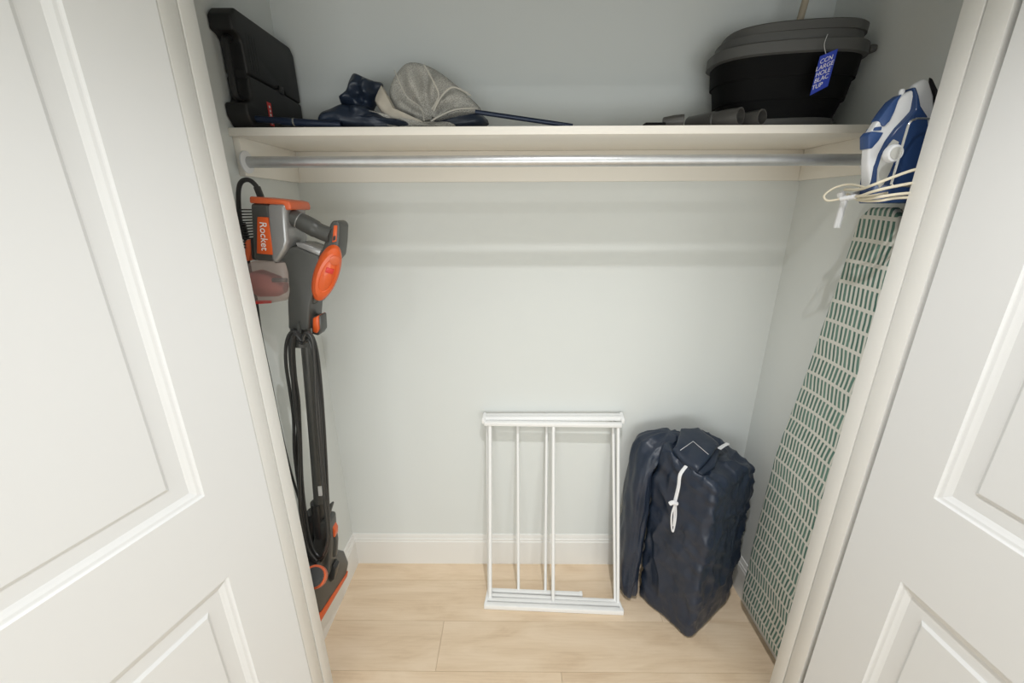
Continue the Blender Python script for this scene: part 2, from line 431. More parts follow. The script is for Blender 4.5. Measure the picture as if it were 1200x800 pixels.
for k in range(7):
    y = 1.275+k*.012
    if k < 4: MB().box((cx1-.0008, y, 2.012), (cx1+.0008, y+.003, 2.10)).build('rib', 'caseblack', cs)
lm = Matrix.Rotation(.0, 4, 'X')
MB().box((cx1-.0005, 1.322, 1.888), (cx1+.0008, 1.342, 1.950)).build('red_label', 'red', cs)
mb = MB()
for k in range(5):
    mb.box((cx1+.0008, 1.3285+(k % 2)*.0015, 1.893+k*.0105), (cx1+.0011, 1.3355, 1.8995+k*.0105))
mb.build('label_print', 'labelw', cs)
MB().box((cx1-.002, 1.404, 1.990), (cx1+.0025, 1.428, 2.012)).build('latch', 'caseblack', cs, bevel=.0015)

# ---------------------------------------------------------------- navy bundle, net bag and poles on the shelf
nb = thing('net_bag', 'crumpled grey net bag with navy nylon cuff and cream trim heaped on the shelf', 'bag', (-.40, 1.36, ZS))
def low(z): return max(z, ZS+.0025)
drape = [(-0.5900, 1.3300, 1.8840), (-0.5726, 1.3300, 1.9155), (-0.5398, 1.3300, 1.9331), (-0.5032, 1.3300, 1.9439), (-0.4463, 1.3300, 1.9392), (-0.3908, 1.3300, 1.9191), (-0.3374, 1.3300, 1.8987), (-0.2628, 1.3300, 1.8825)]
drape = [(p[0], low(p[2])) for p in drape] + [(-.26, ZS+.0025), (-.58, ZS+.0025)]
MB().pillow(drape, 1.345, .075, 9, .034, 26, 3, sub=5).build('draped_skirt', 'navy', nb, ang=70)
cuff = [(-0.5165, 1.3500, 1.9439), (-0.4784, 1.3500, 2.0226), (-0.4464, 1.3500, 2.0203), (-0.4252, 1.3500, 2.0094), (-0.3932, 1.3500, 2.0049), (-0.3900, 1.3500, 1.9875), (-0.4139, 1.3500, 1.9523), (-0.4386, 1.3500, 1.9142), (-0.4817, 1.3500, 1.9167)]
MB().pillow([(p[0], low(p[2])) for p in cuff], 1.355, .045, 9, .04, 34, 9, sub=5).build('folded_pouch', 'navy', nb, ang=70)
rightbit = [(-0.2802, 1.3800, 1.8960), (-0.2315, 1.3800, 1.9214), (-0.1656, 1.3800, 1.9395), (-0.1089, 1.3800, 1.9301), (-0.0916, 1.3800, 1.8905)]
MB().pillow([(p[0], low(p[2])) for p in rightbit]+[(-.28, ZS+.0025)], 1.385, .05, 6, .014, 30, 5, sub=4).build('loose_end', 'navy', nb, ang=70)

nt = nb
lobe = [(-0.3728, 1.3300, 1.9234), (-0.3753, 1.3300, 1.9738), (-0.3640, 1.3300, 2.0123), (-0.3366, 1.3300, 2.0436), (-0.3087, 1.3300, 2.0579), (-0.2750, 1.3300, 2.0557), (-0.2278, 1.3300, 2.0367), (-0.1808, 1.3300, 2.0049), (-0.1381, 1.3300, 1.9704), (-0.1020, 1.3300, 1.9332), (-0.1400, 1.3300, 1.9179), (-0.1983, 1.3300, 1.9048), (-0.2495, 1.3300, 1.8915), (-0.3133, 1.3300, 1.8850)]
def folded(poly, yc, t, ctr, k, amp, nr=14, sub=4, seed=0):
    P = [Vector((p[0], yc, low(p[-1]))) for p in poly]; P = spline(P+[P[0]], sub)[:-1]
    c = Vector((ctr[0], yc, ctr[-1])); n = len(P); mb = MB()
    for sg in (-1, 1):
        v = []; f = []
        for i in range(nr+1):
            q = 1-i/(nr+.5)
            for j, p in enumerate(P):
                x = c+(p-c)*q
                a = math.atan2(p.z-c.z, p.x-c.x)
                h = t*sqrt(max(0, 1-q**2))*(.35+.65*q)
                h += amp*sin(a*k+seed+4*q+sg)*sin(pi*min(1, (1-q)*1.1))*(.4+.6*q) + noise.noise(x*28+Vector((seed, sg, 0)))*amp*(1-q**4)
                v.append(Vector((x.x, yc+sg*h, x.z)))
        for i in range(nr):
            for j in range(n):
                m_ = (j+1) % n; f.append((i*n+j, i*n+m_, (i+1)*n+m_, (i+1)*n+j))
        mb.add(v, f)
    return mb
folded(lobe, 1.37, .085, (-0.2435, 1.3300, 1.9072), 9, .022).build('net_lobe', 'net', nt, ang=80)
inner = [(-0.3406, 1.3600, 1.9542), (-0.3172, 1.3600, 1.9896), (-0.2732, 1.3600, 2.0047), (-0.2315, 1.3600, 1.9891), (-0.2130, 1.3600, 1.9580), (-0.2458, 1.3600, 1.9221), (-0.3052, 1.3600, 1.9178)]
folded(inner, 1.38, .03, (-0.2654, 1.3600, 1.9358), 5, .012, seed=2).build('inner_fold', 'net', nt, ang=80)
lap = [(-0.4249, 1.2900, 1.8938), (-0.4290, 1.2900, 1.9220), (-0.3990, 1.2900, 1.9067), (-0.3631, 1.2900, 1.9001), (-0.3026, 1.2900, 1.8933), (-0.2246, 1.2900, 1.8885), (-0.1855, 1.2900, 1.8884), (-0.1862, 1.2900, 1.8752), (-0.3532, 1.2900, 1.8760)]
folded(lap, 1.30, .03, (-0.2422, 1.2900, 1.8821), 6, .008, seed=4).build('front_fold', 'net', nt, ang=80)
strap = [(-0.3778, 1.3100, 1.9838), (-0.3672, 1.3100, 1.9689), (-0.3579, 1.3100, 1.9388), (-0.3262, 1.3100, 1.9081), (-0.2780, 1.3100, 1.8903), (-0.2487, 1.3100, 1.8812), (-0.3331, 1.3100, 1.8861), (-0.3757, 1.3100, 1.9084), (-0.3932, 1.3100, 1.9303), (-0.3985, 1.3100, 1.9498)]
MB().pillow([(p[0], low(p[2])) for p in strap], 1.30, .018, 5, .005, 40, 7, sub=4).build('pale_trim', 'netcream', nt, ang=70)
for pts in ([(-0.3349, 1.2900, 2.0176), (-0.3047, 1.2800, 1.9530), (-0.2663, 1.2800, 1.9233), (-0.2591, 1.2800, 1.8890)], [(-0.2513, 1.2900, 2.0293), (-0.2263, 1.2800, 1.9857), (-0.2141, 1.2800, 1.9526), (-0.2354, 1.2800, 1.9189)], [(-0.1265, 1.3100, 1.9592), (-0.1702, 1.2800, 1.9731), (-0.2046, 1.2800, 1.9525), (-0.2308, 1.2800, 1.9147)], [(-0.1079, 1.3100, 1.9268), (-0.1656, 1.2800, 1.9186), (-0.2147, 1.2800, 1.9017), (-0.2397, 1.2800, 1.8889)]):
    MB().tube(pts, .0014, 6, 6, flat=1.6).build('gathered_seam', 'netseam', nt)

MB_ = MB().tube([(-0.7349, 1.2550, 1.8930), (-0.6430, 1.2600, 1.8871)], .0085, 12)
pl = thing('short_navy_pole', 'short navy metal pole lying in front of the black case', 'pole', (-.65, 1.27, ZS))
MB_.build('outer_tube', 'navypole', pl)
MB().tube([(-0.6550, 1.2600, 1.8871), (-0.4925, 1.2700, 1.8775)], .0105, 12).build('sleeve', 'navypole', pl)
MB().tube([(-0.6216, 1.2600, 1.8859), (-0.6169, 1.2600, 1.8857)], .0112, 12).build('sleeve_ring', 'wire', pl)
tag(MB().tube([(-0.1121, 1.2700, 1.9099), (.16, 1.262, ZS+.0065)], .0062, 12).build('long_navy_pole', 'navypole'), 'long thin navy pole sloping down from the net bag to the shelf edge', 'pole')

# ---------------------------------------------------------------- grey vacuum tubes on the shelf
def hollow_tube(name, A, B, r, label, collar=True, grp=None, m='greytube', r2=None, ft=.85):
    A, B = Vector(A), Vector(B); d = (B-A).normalized(); L_ = (B-A).length
    q = d.to_track_quat('Z', 'Y').to_matrix().to_4x4(); q.translation = A
    t = thing(name, label, 'tube', tuple(A), grp); r2 = r2 or r
    MB().lathe([(r2*.9, 0), (r2, .004), (r2, L_*.42), (r, L_*.5), (r, L_-.002), (r*.985, L_), (r*.84, L_), (r*.80, L_-.05), (.002, L_-.052)], q, 28).build('pipe', m, t)
    if collar: MB().lathe([(r*1.0, L_*.5-.004), (r*1.09, L_*.5-.002), (r*1.09, L_*.5+.006), (r*1.0, L_*.5+.008)], q, 28).build('collar', m, t)
    return t
hollow_tube('vacuum_tube', (.520, 1.36, 1.890), (.612, 1.236, 1.889), .0225, 'grey hollow vacuum tube on the shelf, left of the pair below the bucket', grp=None)
hollow_tube('vacuum_tube', (.620, 1.34, 1.888), (.673, 1.240, 1.887), .0205, 'shorter grey hollow vacuum tube on the shelf, right one of the pair', collar=False)
nz = thing('crevice_nozzle', 'small grey round nozzle lying left of the vacuum tubes', 'nozzle', (.44, 1.25, ZS))
q = (Vector((.05, -.018, 0)).normalized()).to_track_quat('Z', 'Y').to_matrix().to_4x4(); q.translation = (.412, 1.268, 1.8815)
MB().lathe([(.009, 0), (.012, .002), (.0155, .030), (.016, .055), (.0145, .056), (.013, .03), (.002, .028)], q, 24).build('nozzle_body', 'greytube', nz)
MB().box((.357, 1.243, ZS+.0006), (.415, 1.275, ZS+.012)).build('flat_tip', 'blackrub', nz, bevel=.004)

# ---------------------------------------------------------------- bucket
BC = (.800, 1.415)
bk = thing('collapsible_bucket', 'black collapsible bucket with grey rims and a blue tag, at the right of the shelf', 'bucket', (BC[0], BC[1], ZS))
def sup(rx_, ry_, z, dx=0, dy=0, rot=-.16, n=56, e=2.7, tilt=0):
    out = []
    for k in range(n):
        t = 2*pi*k/n; c, s_ = cos(t), sin(t)
        x = rx_*math.copysign(abs(c)**(2/e), c); y = ry_*math.copysign(abs(s_)**(2/e), s_)
        X_, Y_ = x*cos(rot)-y*sin(rot), x*sin(rot)+y*cos(rot)
        out.append(Vector((BC[0]+dx+X_, BC[1]+dy+Y_, z+tilt*X_)))
    return out
ZT = 2.083
MB().rings([sup(.150, .088, ZS+.0008), sup(.158, .092, ZS+.012), sup(.160, .094, ZS+.036)]).build('base_band', 'greyplastic', bk, bevel=.002)
MB().rings([sup(.154, .089, ZS+.034), sup(.168, .098, 1.945), sup(.170, .099, 1.949), sup(.176, .102, 1.949), sup(.184, .106, 2.000), sup(.186, .107, 2.004), sup(.191, .109, 2.004), sup(.197, .113, 2.066), sup(.180, .100, 2.066), sup(.150, .085, 1.91)], cap=True).build('folding_body', 'blackrub', bk, ang=25)
MB().rings([sup(.196, .112, 2.056), sup(.2085, .1185, 2.060), sup(.2085, .1185, 2.086), sup(.205, .116, 2.089), sup(.190, .106, 2.088), sup(.187, .104, 2.057), sup(.196, .112, 2.056)], cap=False).build('lower_rim', 'greyplastic', bk, ang=30)
MB().rings([sup(.190, .106, 2.086), sup(.190, .106, 2.112), sup(.176, .098, 2.112), sup(.172, .094, 2.02), sup(.02, .01, 2.02)], cap=False).build('inner_basin', 'greyplastic', bk, ang=30)
MB().rings([sup(a_, b_, z_, dx=.012) for a_, b_, z_ in ((.172, .101, 2.110), (.184, .110, 2.113), (.185, .1105, 2.133), (.181, .108, 2.136), (.166, .098, 2.135), (.164, .096, 2.111), (.172, .101, 2.110))], cap=False).build('upper_rim', 'greyplastic', bk, ang=30)
MB().box((.985, 1.322, 2.064), (1.006, 1.40, 2.083)).build('rim_grip', 'greyplastic', bk, bevel=.006)
tg = [(0.8459, 1.2500, 2.0481), (0.8397, 1.2500, 1.9623), (0.7968, 1.2500, 1.9404), (0.8032, 1.2500, 2.0311)]
def vlerp(a, b, t): return Vector(a)*(1-t)+Vector(b)*t
A_, B_, C_, D_ = [Vector(p) for p in tg]
mb = MB(); nrm = (B_-A_).cross(D_-A_).normalized()*.0005
mb.rings([[A_-nrm, B_-nrm, C_-nrm, D_-nrm], [A_+nrm, B_+nrm, C_+nrm, D_+nrm]])
tagp = mb.build('blue_tag', 'tagblue', bk)
ux = (A_-D_).normalized(); uz = (A_-B_).normalized(); uy = ux.cross(uz)
for i, s_ in enumerate(('CCN', 'LARGE', 'HOLE', 'BLAC', 'TUP')):
    c = vlerp(vlerp(D_, C_, .17+.165*i), vlerp(A_, B_, .17+.165*i), .45 if i < 4 else .3)
    m4 = Matrix((ux, uz, ux.cross(uz))).transposed().to_4x4(); m4.translation = c + ux.cross(uz).normalized()*(.0008 if ux.cross(uz).y < 0 else -.0008)
    text_obj(s_, .0155, 'tag_lettering', 'labelw', tagp, m4)
MB().tube([(0.8179, 1.2500, 2.0349), (0.8210, 1.2700, 2.0643), (0.8375, 1.2900, 2.0941)], .0008, 6, 5).build('tag_string', 'labelw', bk)
tag(MB().tube([(.812, 1.415, 2.03), (.866, 1.425, 2.42)], .0095, 14).build('broom_handle', 'wood'), 'thin pale wooden handle standing up out of the bucket', 'handle')

# ---------------------------------------------------------------- wall hung iron, holder and ironing board
hd_ = thing('iron_holder', 'white and wire iron holder fixed to the right wall behind the steam iron', 'holder', (1.0, 1.06, 1.63))
MB().box((1.003, 1.00, 1.67), (1.0145, 1.20, 1.78)).build('wall_plate', 'socketw', hd_, bevel=.004)
MB().tube([(1.006, 1.165, 1.700), (.93, 1.15, 1.690), (.865, 1.13, 1.676), (.85, 1.13, 1.69)], .009, 10, 5).build('support_hook', 'socketw', hd_)
MB().tube([(.865, 1.13, 1.672), (.862, 1.13, 1.60)], .008, 10).build('hook_stem', 'socketw', hd_)
W0 = 1.000
MB().tube([(1.004, .992, 1.83), (0.8881, 0.9920, 1.8352), (0.8640, 0.9850, 1.8323), (0.8506, 0.9800, 1.8249), (0.8488, 0.9800, 1.8066), (0.8467, 0.9800, 1.7119), (0.8479, 0.9800, 1.7011), (0.8590, 0.9800, 1.6957), (0.8859, 0.9850, 1.6977), (1.004, .99, 1.69)], .0024, 8, 5).build('wire_arm', 'wire', hd_)

ir = thing('steam_iron', 'white and blue steam iron standing upright in the holder on the right wall', 'iron', (.92, 1.05, 1.665))
yc = 1.05
def iron_half(x, z): return (.011 + .036*max(0, min(1, (x-.832)/.118)))*(1-.8*max(0, min(1, (z-1.79)/.125))**2)
def iprism(poly, e):
    mb = MB(); n = len(poly)
    return mb.rings([[Vector((p[0], yc-iron_half(p[0], p[2])-e, p[2])) for p in poly], [Vector((p[0], yc+iron_half(p[0], p[2])+e, p[2])) for p in poly]])
body = [(0.8617, 1.0701, 1.6644), (0.8485, 1.0660, 1.6941), (0.8308, 1.0610, 1.7460), (0.8215, 1.0610, 1.7890), (0.8199, 1.0606, 1.8164), (0.8293, 1.0597, 1.8377), (0.8452, 1.0610, 1.8626), (0.8572, 1.0606, 1.8817), (0.8765, 1.0606, 1.8954), (0.8929, 1.0600, 1.9037), (0.8938, 1.0433, 1.9130), (0.9108, 1.0430, 1.9244), (0.9225, 1.0423, 1.9209), (0.9313, 1.0289, 1.8876), (0.9374, 1.0072, 1.8021), (0.9607, 1.0030, 1.6611)]
iprism(body, 0).build('shell', 'white', ir, bevel=.006, seg=4, ang=50)
skirt = [(0.8564, 1.0276, 1.6618), (0.8452, 1.0310, 1.7059), (0.8418, 1.0320, 1.7432), (0.8453, 1.0310, 1.7705), (0.8533, 1.0285, 1.7970), (0.8665, 1.0257, 1.8227), (0.8816, 1.0236, 1.8429), (0.8936, 1.0237, 1.8599), (0.8919, 1.0312, 1.8884), (0.8867, 1.0370, 1.9048), (0.8936, 1.0375, 1.9082), (0.9002, 1.0298, 1.8880), (0.9040, 1.0229, 1.8664), (0.9179, 1.0144, 1.8444), (0.9271, 1.0063, 1.8020), (0.9687, 0.9990, 1.6610)]
iprism(skirt, .004).build('water_tank', 'ironblue', ir, bevel=.0045, seg=3)
pan = [(0.8531, 1.0266, 1.7075), (0.8481, 1.0281, 1.7373), (0.8495, 1.0277, 1.7665), (0.8571, 1.0253, 1.7876), (0.8636, 1.0235, 1.7997), (0.8739, 1.0202, 1.7939), (0.8756, 1.0197, 1.7600), (0.8718, 1.0209, 1.7293), (0.8666, 1.0224, 1.7034), (0.8604, 1.0243, 1.6960)]
iprism(pan, .0055).build('side_panel', 'irongrey', ir, bevel=.001)
dq = Matrix.Translation((0.8449, 0.9980, 1.7665)) @ Matrix.Rotation(pi/2, 4, 'X')
MB().lathe([(.019, -.002), (.0195, .005), (.017, .010), (.006, .011)], dq @ Matrix.Scale(1, 4), 24).build('steam_dial', 'white', ir)
MB().lathe([(.0125, .0095), (.0125, .0118), (.009, .0118)], dq, 24).build('dial_ring', 'irongrey', ir)
g1 = [(0.8297, 1.0615, 1.8416), (0.8416, 1.0620, 1.8646), (0.8522, 1.0617, 1.8820), (0.8683, 1.0619, 1.8940), (0.8613, 1.0363, 1.8796), (0.8575, 1.0338, 1.8587), (0.8514, 1.0331, 1.8380), (0.8439, 1.0344, 1.8278), (0.8388, 1.0360, 1.8299)]
iprism(g1, .002).build('upper_grip', 'gripblue', ir, bevel=.002)
g2_ = [(0.8135, 1.0628, 1.8095), (0.8189, 1.0625, 1.8185), (0.8447, 1.0336, 1.8154), (0.8390, 1.0349, 1.7980), (0.8295, 1.0370, 1.7821), (0.8209, 1.0630, 1.7819)]
iprism(g2_, .002).build('lower_grip', 'gripblue', ir, bevel=.002)
b1 = [(0.8235, 1.0375, 1.8197), (0.8257, 1.0378, 1.8268), (0.8392, 1.0358, 1.8281), (0.8391, 1.0354, 1.8202)]
iprism(b1, .002).build('steam_button', 'gripblue', ir, bevel=.001)
sp_ = (0.8745, 1.0500, 1.8963)
MB().lathe([(.005, -.004), (.006, .004), (.004, .009)], Matrix.Translation(sp_), 14).build('spray_nozzle', 'white', ir)
sl = [(0.9276, 1.0520, 1.9284), (0.9340, 1.0516, 1.9249), (0.9460, 1.0411, 1.8972), (0.9483, 1.0291, 1.8709), (0.9580, 1.0130, 1.7855), (0.9782, 1.0130, 1.6612), (0.9683, 1.0130, 1.6612), (0.9452, 1.0145, 1.7945), (0.9420, 1.0305, 1.8712), (0.9387, 1.0460, 1.9051)]
iprism([(min(p[0], .998), p[1], p[2]) for p in sl], -.006).build('soleplate', 'sole', ir, bevel=.0015)
# flex wound round the heel and a loop hanging to the left
wraps = [
 [(0.8368, 1.1000, 1.6957), (0.8158, 1.0300, 1.6927), (0.8061, 0.9820, 1.6996), (0.8334, 0.9680, 1.7146), (0.8880, 0.9720, 1.7322), (.985, 1.0, 1.745)],
 [(0.8463, 1.1000, 1.6834), (0.8178, 1.0300, 1.6774), (0.8117, 0.9800, 1.6868), (0.8373, 0.9660, 1.6951), (0.8891, 0.9700, 1.7040), (.985, 1.0, 1.715)],
 [(0.8533, 1.1000, 1.6814), (0.8254, 1.0300, 1.6716), (0.8229, 0.9800, 1.6741), (0.8476, 0.9660, 1.6790), (0.8919, 0.9700, 1.6826), (.985, 1.0, 1.685)],
 [(0.8587, 1.1000, 1.6772), (0.8305, 1.0300, 1.6677), (0.8288, 0.9800, 1.6667), (0.8532, 0.9700, 1.6719), (0.8964, 0.9720, 1.6736), (.985, 1.0, 1.675)]]
fx = MB()
for p in wraps: fx.tube(p, .0032, 8, 6)
fx.tube([(0.8264, 1.0300, 1.6983), (0.8291, 1.0800, 1.7067), (0.8099, 1.1000, 1.6998), (0.7884, 1.1000, 1.6816), (0.7928, 1.0900, 1.6690), (0.8110, 1.0700, 1.6726), (0.8324, 1.0400, 1.6757), (0.8477, 0.9850, 1.6833)], .0026, 8, 7)
cd = fx.build('flex', 'cord', ir); cd['label'] = 'cream flex wound round the heel'
MB().tube([(0.8074, 1.0680, 1.6725), (0.8237, 1.0400, 1.6776)], .0052, 10).build('strain_relief', 'white', cd)
mb = MB()
for k in range(5):
    a = vlerp((0.8095, 1.0680, 1.6725), (0.8237, 1.0400, 1.6776), k/4.5); b_ = vlerp((0.8095, 1.0680, 1.6725), (0.8237, 1.0400, 1.6776), k/4.5+.1); mb.tube([a, b_], .0062, 10)
mb.build('relief_rib', 'white', cd)

bd = thing('ironing_board', 'ironing board in a white and green dashed cover hung on the right wall', 'ironing board', (.965, 1.13, .10))
# outline in (y, z): left edge as seen, mirrored about the centre line
zt, zb = 1.652, .085
def half_w(z):
    tbl = [(.085, .150), (.10, .158), (.13, .163), (.60, .163), (.80, .160), (.92, .145), (1.09, .118), (1.27, .098), (1.45, .077), (1.55, .068), (1.61, .064), (1.638, .060), (1.647, .052), (1.652, .036)]
    for (z0, w0), (z1, w1) in zip(tbl, tbl[1:]):
        if z <= z1: return w0+(w1-w0)*(z-z0)/(z1-z0)
    return .02
def cyc(z): return 1.128+.010*max(0, min(1, (.9-z)/.5))-.01*max(0, (z-1.0))
zz = [zb+(zt-zb)*k/60 for k in range(61)]; zz[-1] = zt
def outline(grow, x):
    Lh = [Vector((x, cyc(z)+half_w(z)+grow, z+(grow if z == zt else 0)-(grow if z == zb else 0))) for z in zz]
    Rh = [Vector((x, max(cyc(z)-half_w(z)-grow, .978), z+(grow if z == zt else 0)-(grow if z == zb else 0))) for z in reversed(zz)]
    return Lh+Rh
MB().rings([outline(-.006, .978), outline(-.001, .976), outline(0, .970), outline(0, .962), outline(-.003, .9575), outline(-.009, .9555)]).build('cover', 'board', bd, ang=60)
MB().rings([outline(-.004, .9785), outline(-.004, .985)]).build('board_top', 'boardmetal', bd)
for dy in (-.07, .07):
    MB().tube([(.995, 1.13+dy, 1.35), (.998, 1.13-dy*.6, .22), (.998, 1.13-dy*.6-.02, .17)], .007, 10).build('leg', 'boardmetal', bd)

# ---------------------------------------------------------------- stick vacuum
vc = thing('stick_vacuum', 'grey and orange corded stick vacuum hanging against the left closet wall', 'vacuum cleaner', (-.68, 1.16, .25))
Y0 = 1.16
def vp(pts): return [(p[0], p[2]) for p in pts]
# motor pod: dark half and silver half
def lerp2(a, b, t): return tuple(a[i]*(1-t)+b[i]*t for i in range(3))
podL = [(-0.6921, 1.1200, 1.6681), (-0.6449, 1.1200, 1.6658), (-0.6517, 1.1200, 1.5305), (-0.6590, 1.1200, 1.5166), (-0.7125, 1.1200, 1.5214)]
MB().prism(vp(podL), 1.105, 1.205).build('motor_pod', 'vgrey', vc, bevel=.008, seg=3)
podR = [(-0.6459, 1.1100, 1.6657), (-0.5965, 1.1100, 1.6656), (-0.6022, 1.1100, 1.6206), (-0.6065, 1.1100, 1.5699), (-0.6174, 1.1100, 1.5474), (-0.6378, 1.1100, 1.5247), (-0.6544, 1.1100, 1.5109), (-0.6612, 1.1100, 1.5247)]
MB().prism(vp(podR), 1.098, 1.21).build('silver_cheek', 'vsilver', vc, bevel=.022, seg=6, ang=50)
cap_ = [(-0.6886, 1.1200, 1.6851), (-0.6045, 1.1200, 1.6763), (-0.5872, 1.1200, 1.6720), (-0.5845, 1.1200, 1.6614), (-0.5863, 1.1200, 1.6506), (-0.6023, 1.1200, 1.6507), (-0.6045, 1.1200, 1.6636), (-0.6921, 1.1200, 1.6681)]
MB().prism(vp(cap_), 1.102, 1.21).build('top_cap', 'orangetop', vc, bevel=.004, seg=3)
spine = [(-0.6211, 1.1500, 1.6617), (-0.6009, 1.1500, 1.6573), (-0.6035, 1.1500, 1.6150), (-0.6081, 1.1500, 1.5739), (-0.6200, 1.1500, 1.5460), (-0.6408, 1.1500, 1.5508)]
MB().prism(vp(spine), 1.125, 1.195).build('rear_spine', 'vgrey', vc, bevel=.006, seg=3)
plate = [(-0.6764, 1.0980, 1.6340), (-0.6497, 1.0980, 1.6328), (-0.6489, 1.0980, 1.5351), (-0.6965, 1.0980, 1.5398)]
opl = MB().prism(vp(plate), 1.0985, 1.110).build('orange_plate', 'orange', vc, bevel=.002)
rt = (-0.6681, 1.0960, 1.5843)
m4 = Matrix.Translation((rt[0], 1.0975, rt[2])) @ Matrix.Rotation(math.radians(90+7), 4, 'Y') @ Matrix.Rotation(pi/2, 4, 'X')
text_obj('Rocket', .026, 'lettering', 'labelw', opl, m4)
# vent ribs on the pod's left side
for k in range(14):
    a = (lambda t: (-.722-.012*t, -.731-.012*t, 1.650-.098*t))(k/13)
    MB().box((a[1], 1.12, a[2]), (a[0], 1.19, a[2]+.0035)).build('vent_rib', 'vdark', vc)
# dust cup
cup = [(-0.7437, 1.1300, 1.5156), (-0.6303, 1.1300, 1.5224), (-0.6269, 1.1300, 1.4870), (-0.6383, 1.1300, 1.4215), (-0.6532, 1.1300, 1.4067), (-0.7067, 1.1300, 1.3968), (-0.7476, 1.1300, 1.4018), (-0.7556, 1.1300, 1.4584)]
MB().prism(vp(cup), 1.105, 1.205).build('dust_cup', 'cup', vc, bevel=.02, seg=5, ang=40)
fq = Matrix.Translation((-.735, 1.155, 1.45)) @ Matrix.Rotation(math.radians(100), 4, 'Y')
MB().lathe([(.008, -.03), (.028, -.028), (.040, .0), (.030, .050), (.016, .07), (.002, .072)], fq, 24).build('cup_filter', 'filter', vc)
MB().tube([(-.685, 1.13, 1.463), (-.645, 1.13, 1.463)], .006, 10).build('cup_spindle', 'vgrey', vc)
MB().prism(vp([(-0.7380, 1.1200, 1.4065), (-0.6941, 1.1200, 1.4064), (-0.6955, 1.1200, 1.3990), (-0.7400, 1.1200, 1.3966)]), 1.118, 1.122).build('cup_catch_label', 'red', vc)
MB().prism(vp([(-0.7373, 1.1200, 1.5718), (-0.7201, 1.1200, 1.5762), (-0.7145, 1.1200, 1.5581), (-0.7371, 1.1200, 1.5168), (-0.7466, 1.1200, 1.5168)]), 1.12, 1.18).build('cup_button', 'orangetop', vc, bevel=.004)
MB().prism(vp([(-0.7154, 1.1200, 1.5762), (-0.7020, 1.1200, 1.5852), (-0.7106, 1.1200, 1.5191), (-0.7215, 1.1200, 1.5237)]), 1.112, 1.19).build('cup_latch', 'vdark', vc, bevel=.003)
# elbow body
el = [(-0.6682, 1.1300, 1.5107), (-0.6469, 1.1300, 1.5224), (-0.6179, 1.1300, 1.5525), (-0.5959, 1.1300, 1.5570), (-0.5698, 1.1300, 1.5431), (-0.5385, 1.1300, 1.5315), (-0.5383, 1.1300, 1.5010), (-0.5611, 1.1300, 1.4459), (-0.5843, 1.1300, 1.3916), (-0.6010, 1.1300, 1.3174), (-0.6580, 1.1300, 1.3227), (-0.6462, 1.1300, 1.4042), (-0.6361, 1.1300, 1.4338), (-0.6317, 1.1300, 1.4870), (-0.6343, 1.1300, 1.5130)]
MB().prism(vp(el), 1.115, 1.20).build('elbow_body', 'vgrey', vc, bevel=.014, seg=4, ang=50)
lip = [(-0.5984, 1.1200, 1.5669), (-0.5755, 1.1200, 1.5646), (-0.5317, 1.1200, 1.5463), (-0.5388, 1.1200, 1.5302), (-0.5695, 1.1200, 1.5441), (-0.5957, 1.1200, 1.5556)]
MB().prism(vp(lip), 1.12, 1.195).build('elbow_lip', 'vsilver', vc, bevel=.003)
# handle grip
MB().tube([(-0.6069, 1.1350, 1.6310), (-0.5914, 1.1350, 1.6265), (-0.5614, 1.1350, 1.6109), (-0.5335, 1.1350, 1.5951), (-0.5047, 1.1350, 1.5837)], [.0225]*8+[.0235]*6+[.0215]*7, 20, 5).build('grip', 'vgrey', vc)
MB().tube([(-0.5850, 1.1350, 1.6232), (-0.5828, 1.1350, 1.6220)], .0242, 20).build('grip_ring', 'vsilver', vc)
neck = [(-0.5102, 1.1300, 1.5953), (-0.5004, 1.1300, 1.6153), (-0.4922, 1.1300, 1.6241), (-0.4786, 1.1300, 1.6219), (-0.4732, 1.1300, 1.6108), (-0.4820, 1.1300, 1.5636), (-0.4914, 1.1300, 1.5291), (-0.5137, 1.1300, 1.5057), (-0.5399, 1.1300, 1.4580), (-0.5716, 1.1300, 1.3941), (-0.5966, 1.1300, 1.3916), (-0.5874, 1.1300, 1.4338), (-0.5621, 1.1300, 1.4869), (-0.5374, 1.1300, 1.5384), (-0.5209, 1.1300, 1.5705)]
MB().prism(vp(neck), 1.128, 1.19).build('handle_arch', 'vgrey', vc, bevel=.006, seg=3)
MB().prism(vp([(-0.4896, 1.1250, 1.6110), (-0.4803, 1.1250, 1.6110), (-0.4886, 1.1250, 1.5685), (-0.5005, 1.1250, 1.5663)]), 1.125, 1.14).build('slide_switch', 'orange', vc, bevel=.0015)
MB().prism(vp([(-0.4944, 1.1240, 1.5821), (-0.4871, 1.1240, 1.5843), (-0.4898, 1.1240, 1.5731), (-0.4971, 1.1240, 1.5709)]), 1.1235, 1.126).build('switch_slot', 'vdark', vc)
# orange round cover
cc = Vector((-0.5126, 1.1000, 1.4795)); u_ = (Vector((-0.4753, 1.1000, 1.5547))-Vector((-0.5516, 1.1000, 1.4009))); hl = u_.length/2; u_.normalize()
n_ = Vector((.55, -.83, 0)).normalized(); n_ = (n_-u_*n_.dot(u_)).normalized(); v_ = u_.cross(n_)
cm = Matrix((v_, u_, n_)).transposed().to_4x4(); cm.translation = Vector((cc.x-.012, 1.120, cc.z)) - n_*.008
ocp = MB().lathe([(.002, .026), (.30*hl, .0245), (.55*hl, .019), (.58*hl, .0205), (.78*hl, .0185), (.93*hl, .011), (hl, 0), (hl, -.012), (.93*hl, -.014), (.002, -.014)], cm, 40, sx=.37).build('round_cover', 'orange', vc, ang=25)
MB().lathe([(.013, .0), (.013, .0285), (.010, .0295), (.002, .0295)], cm @ Matrix.Translation((.004, hl*.58, -.006)), 20).build('cover_dial', 'orangetop', ocp)
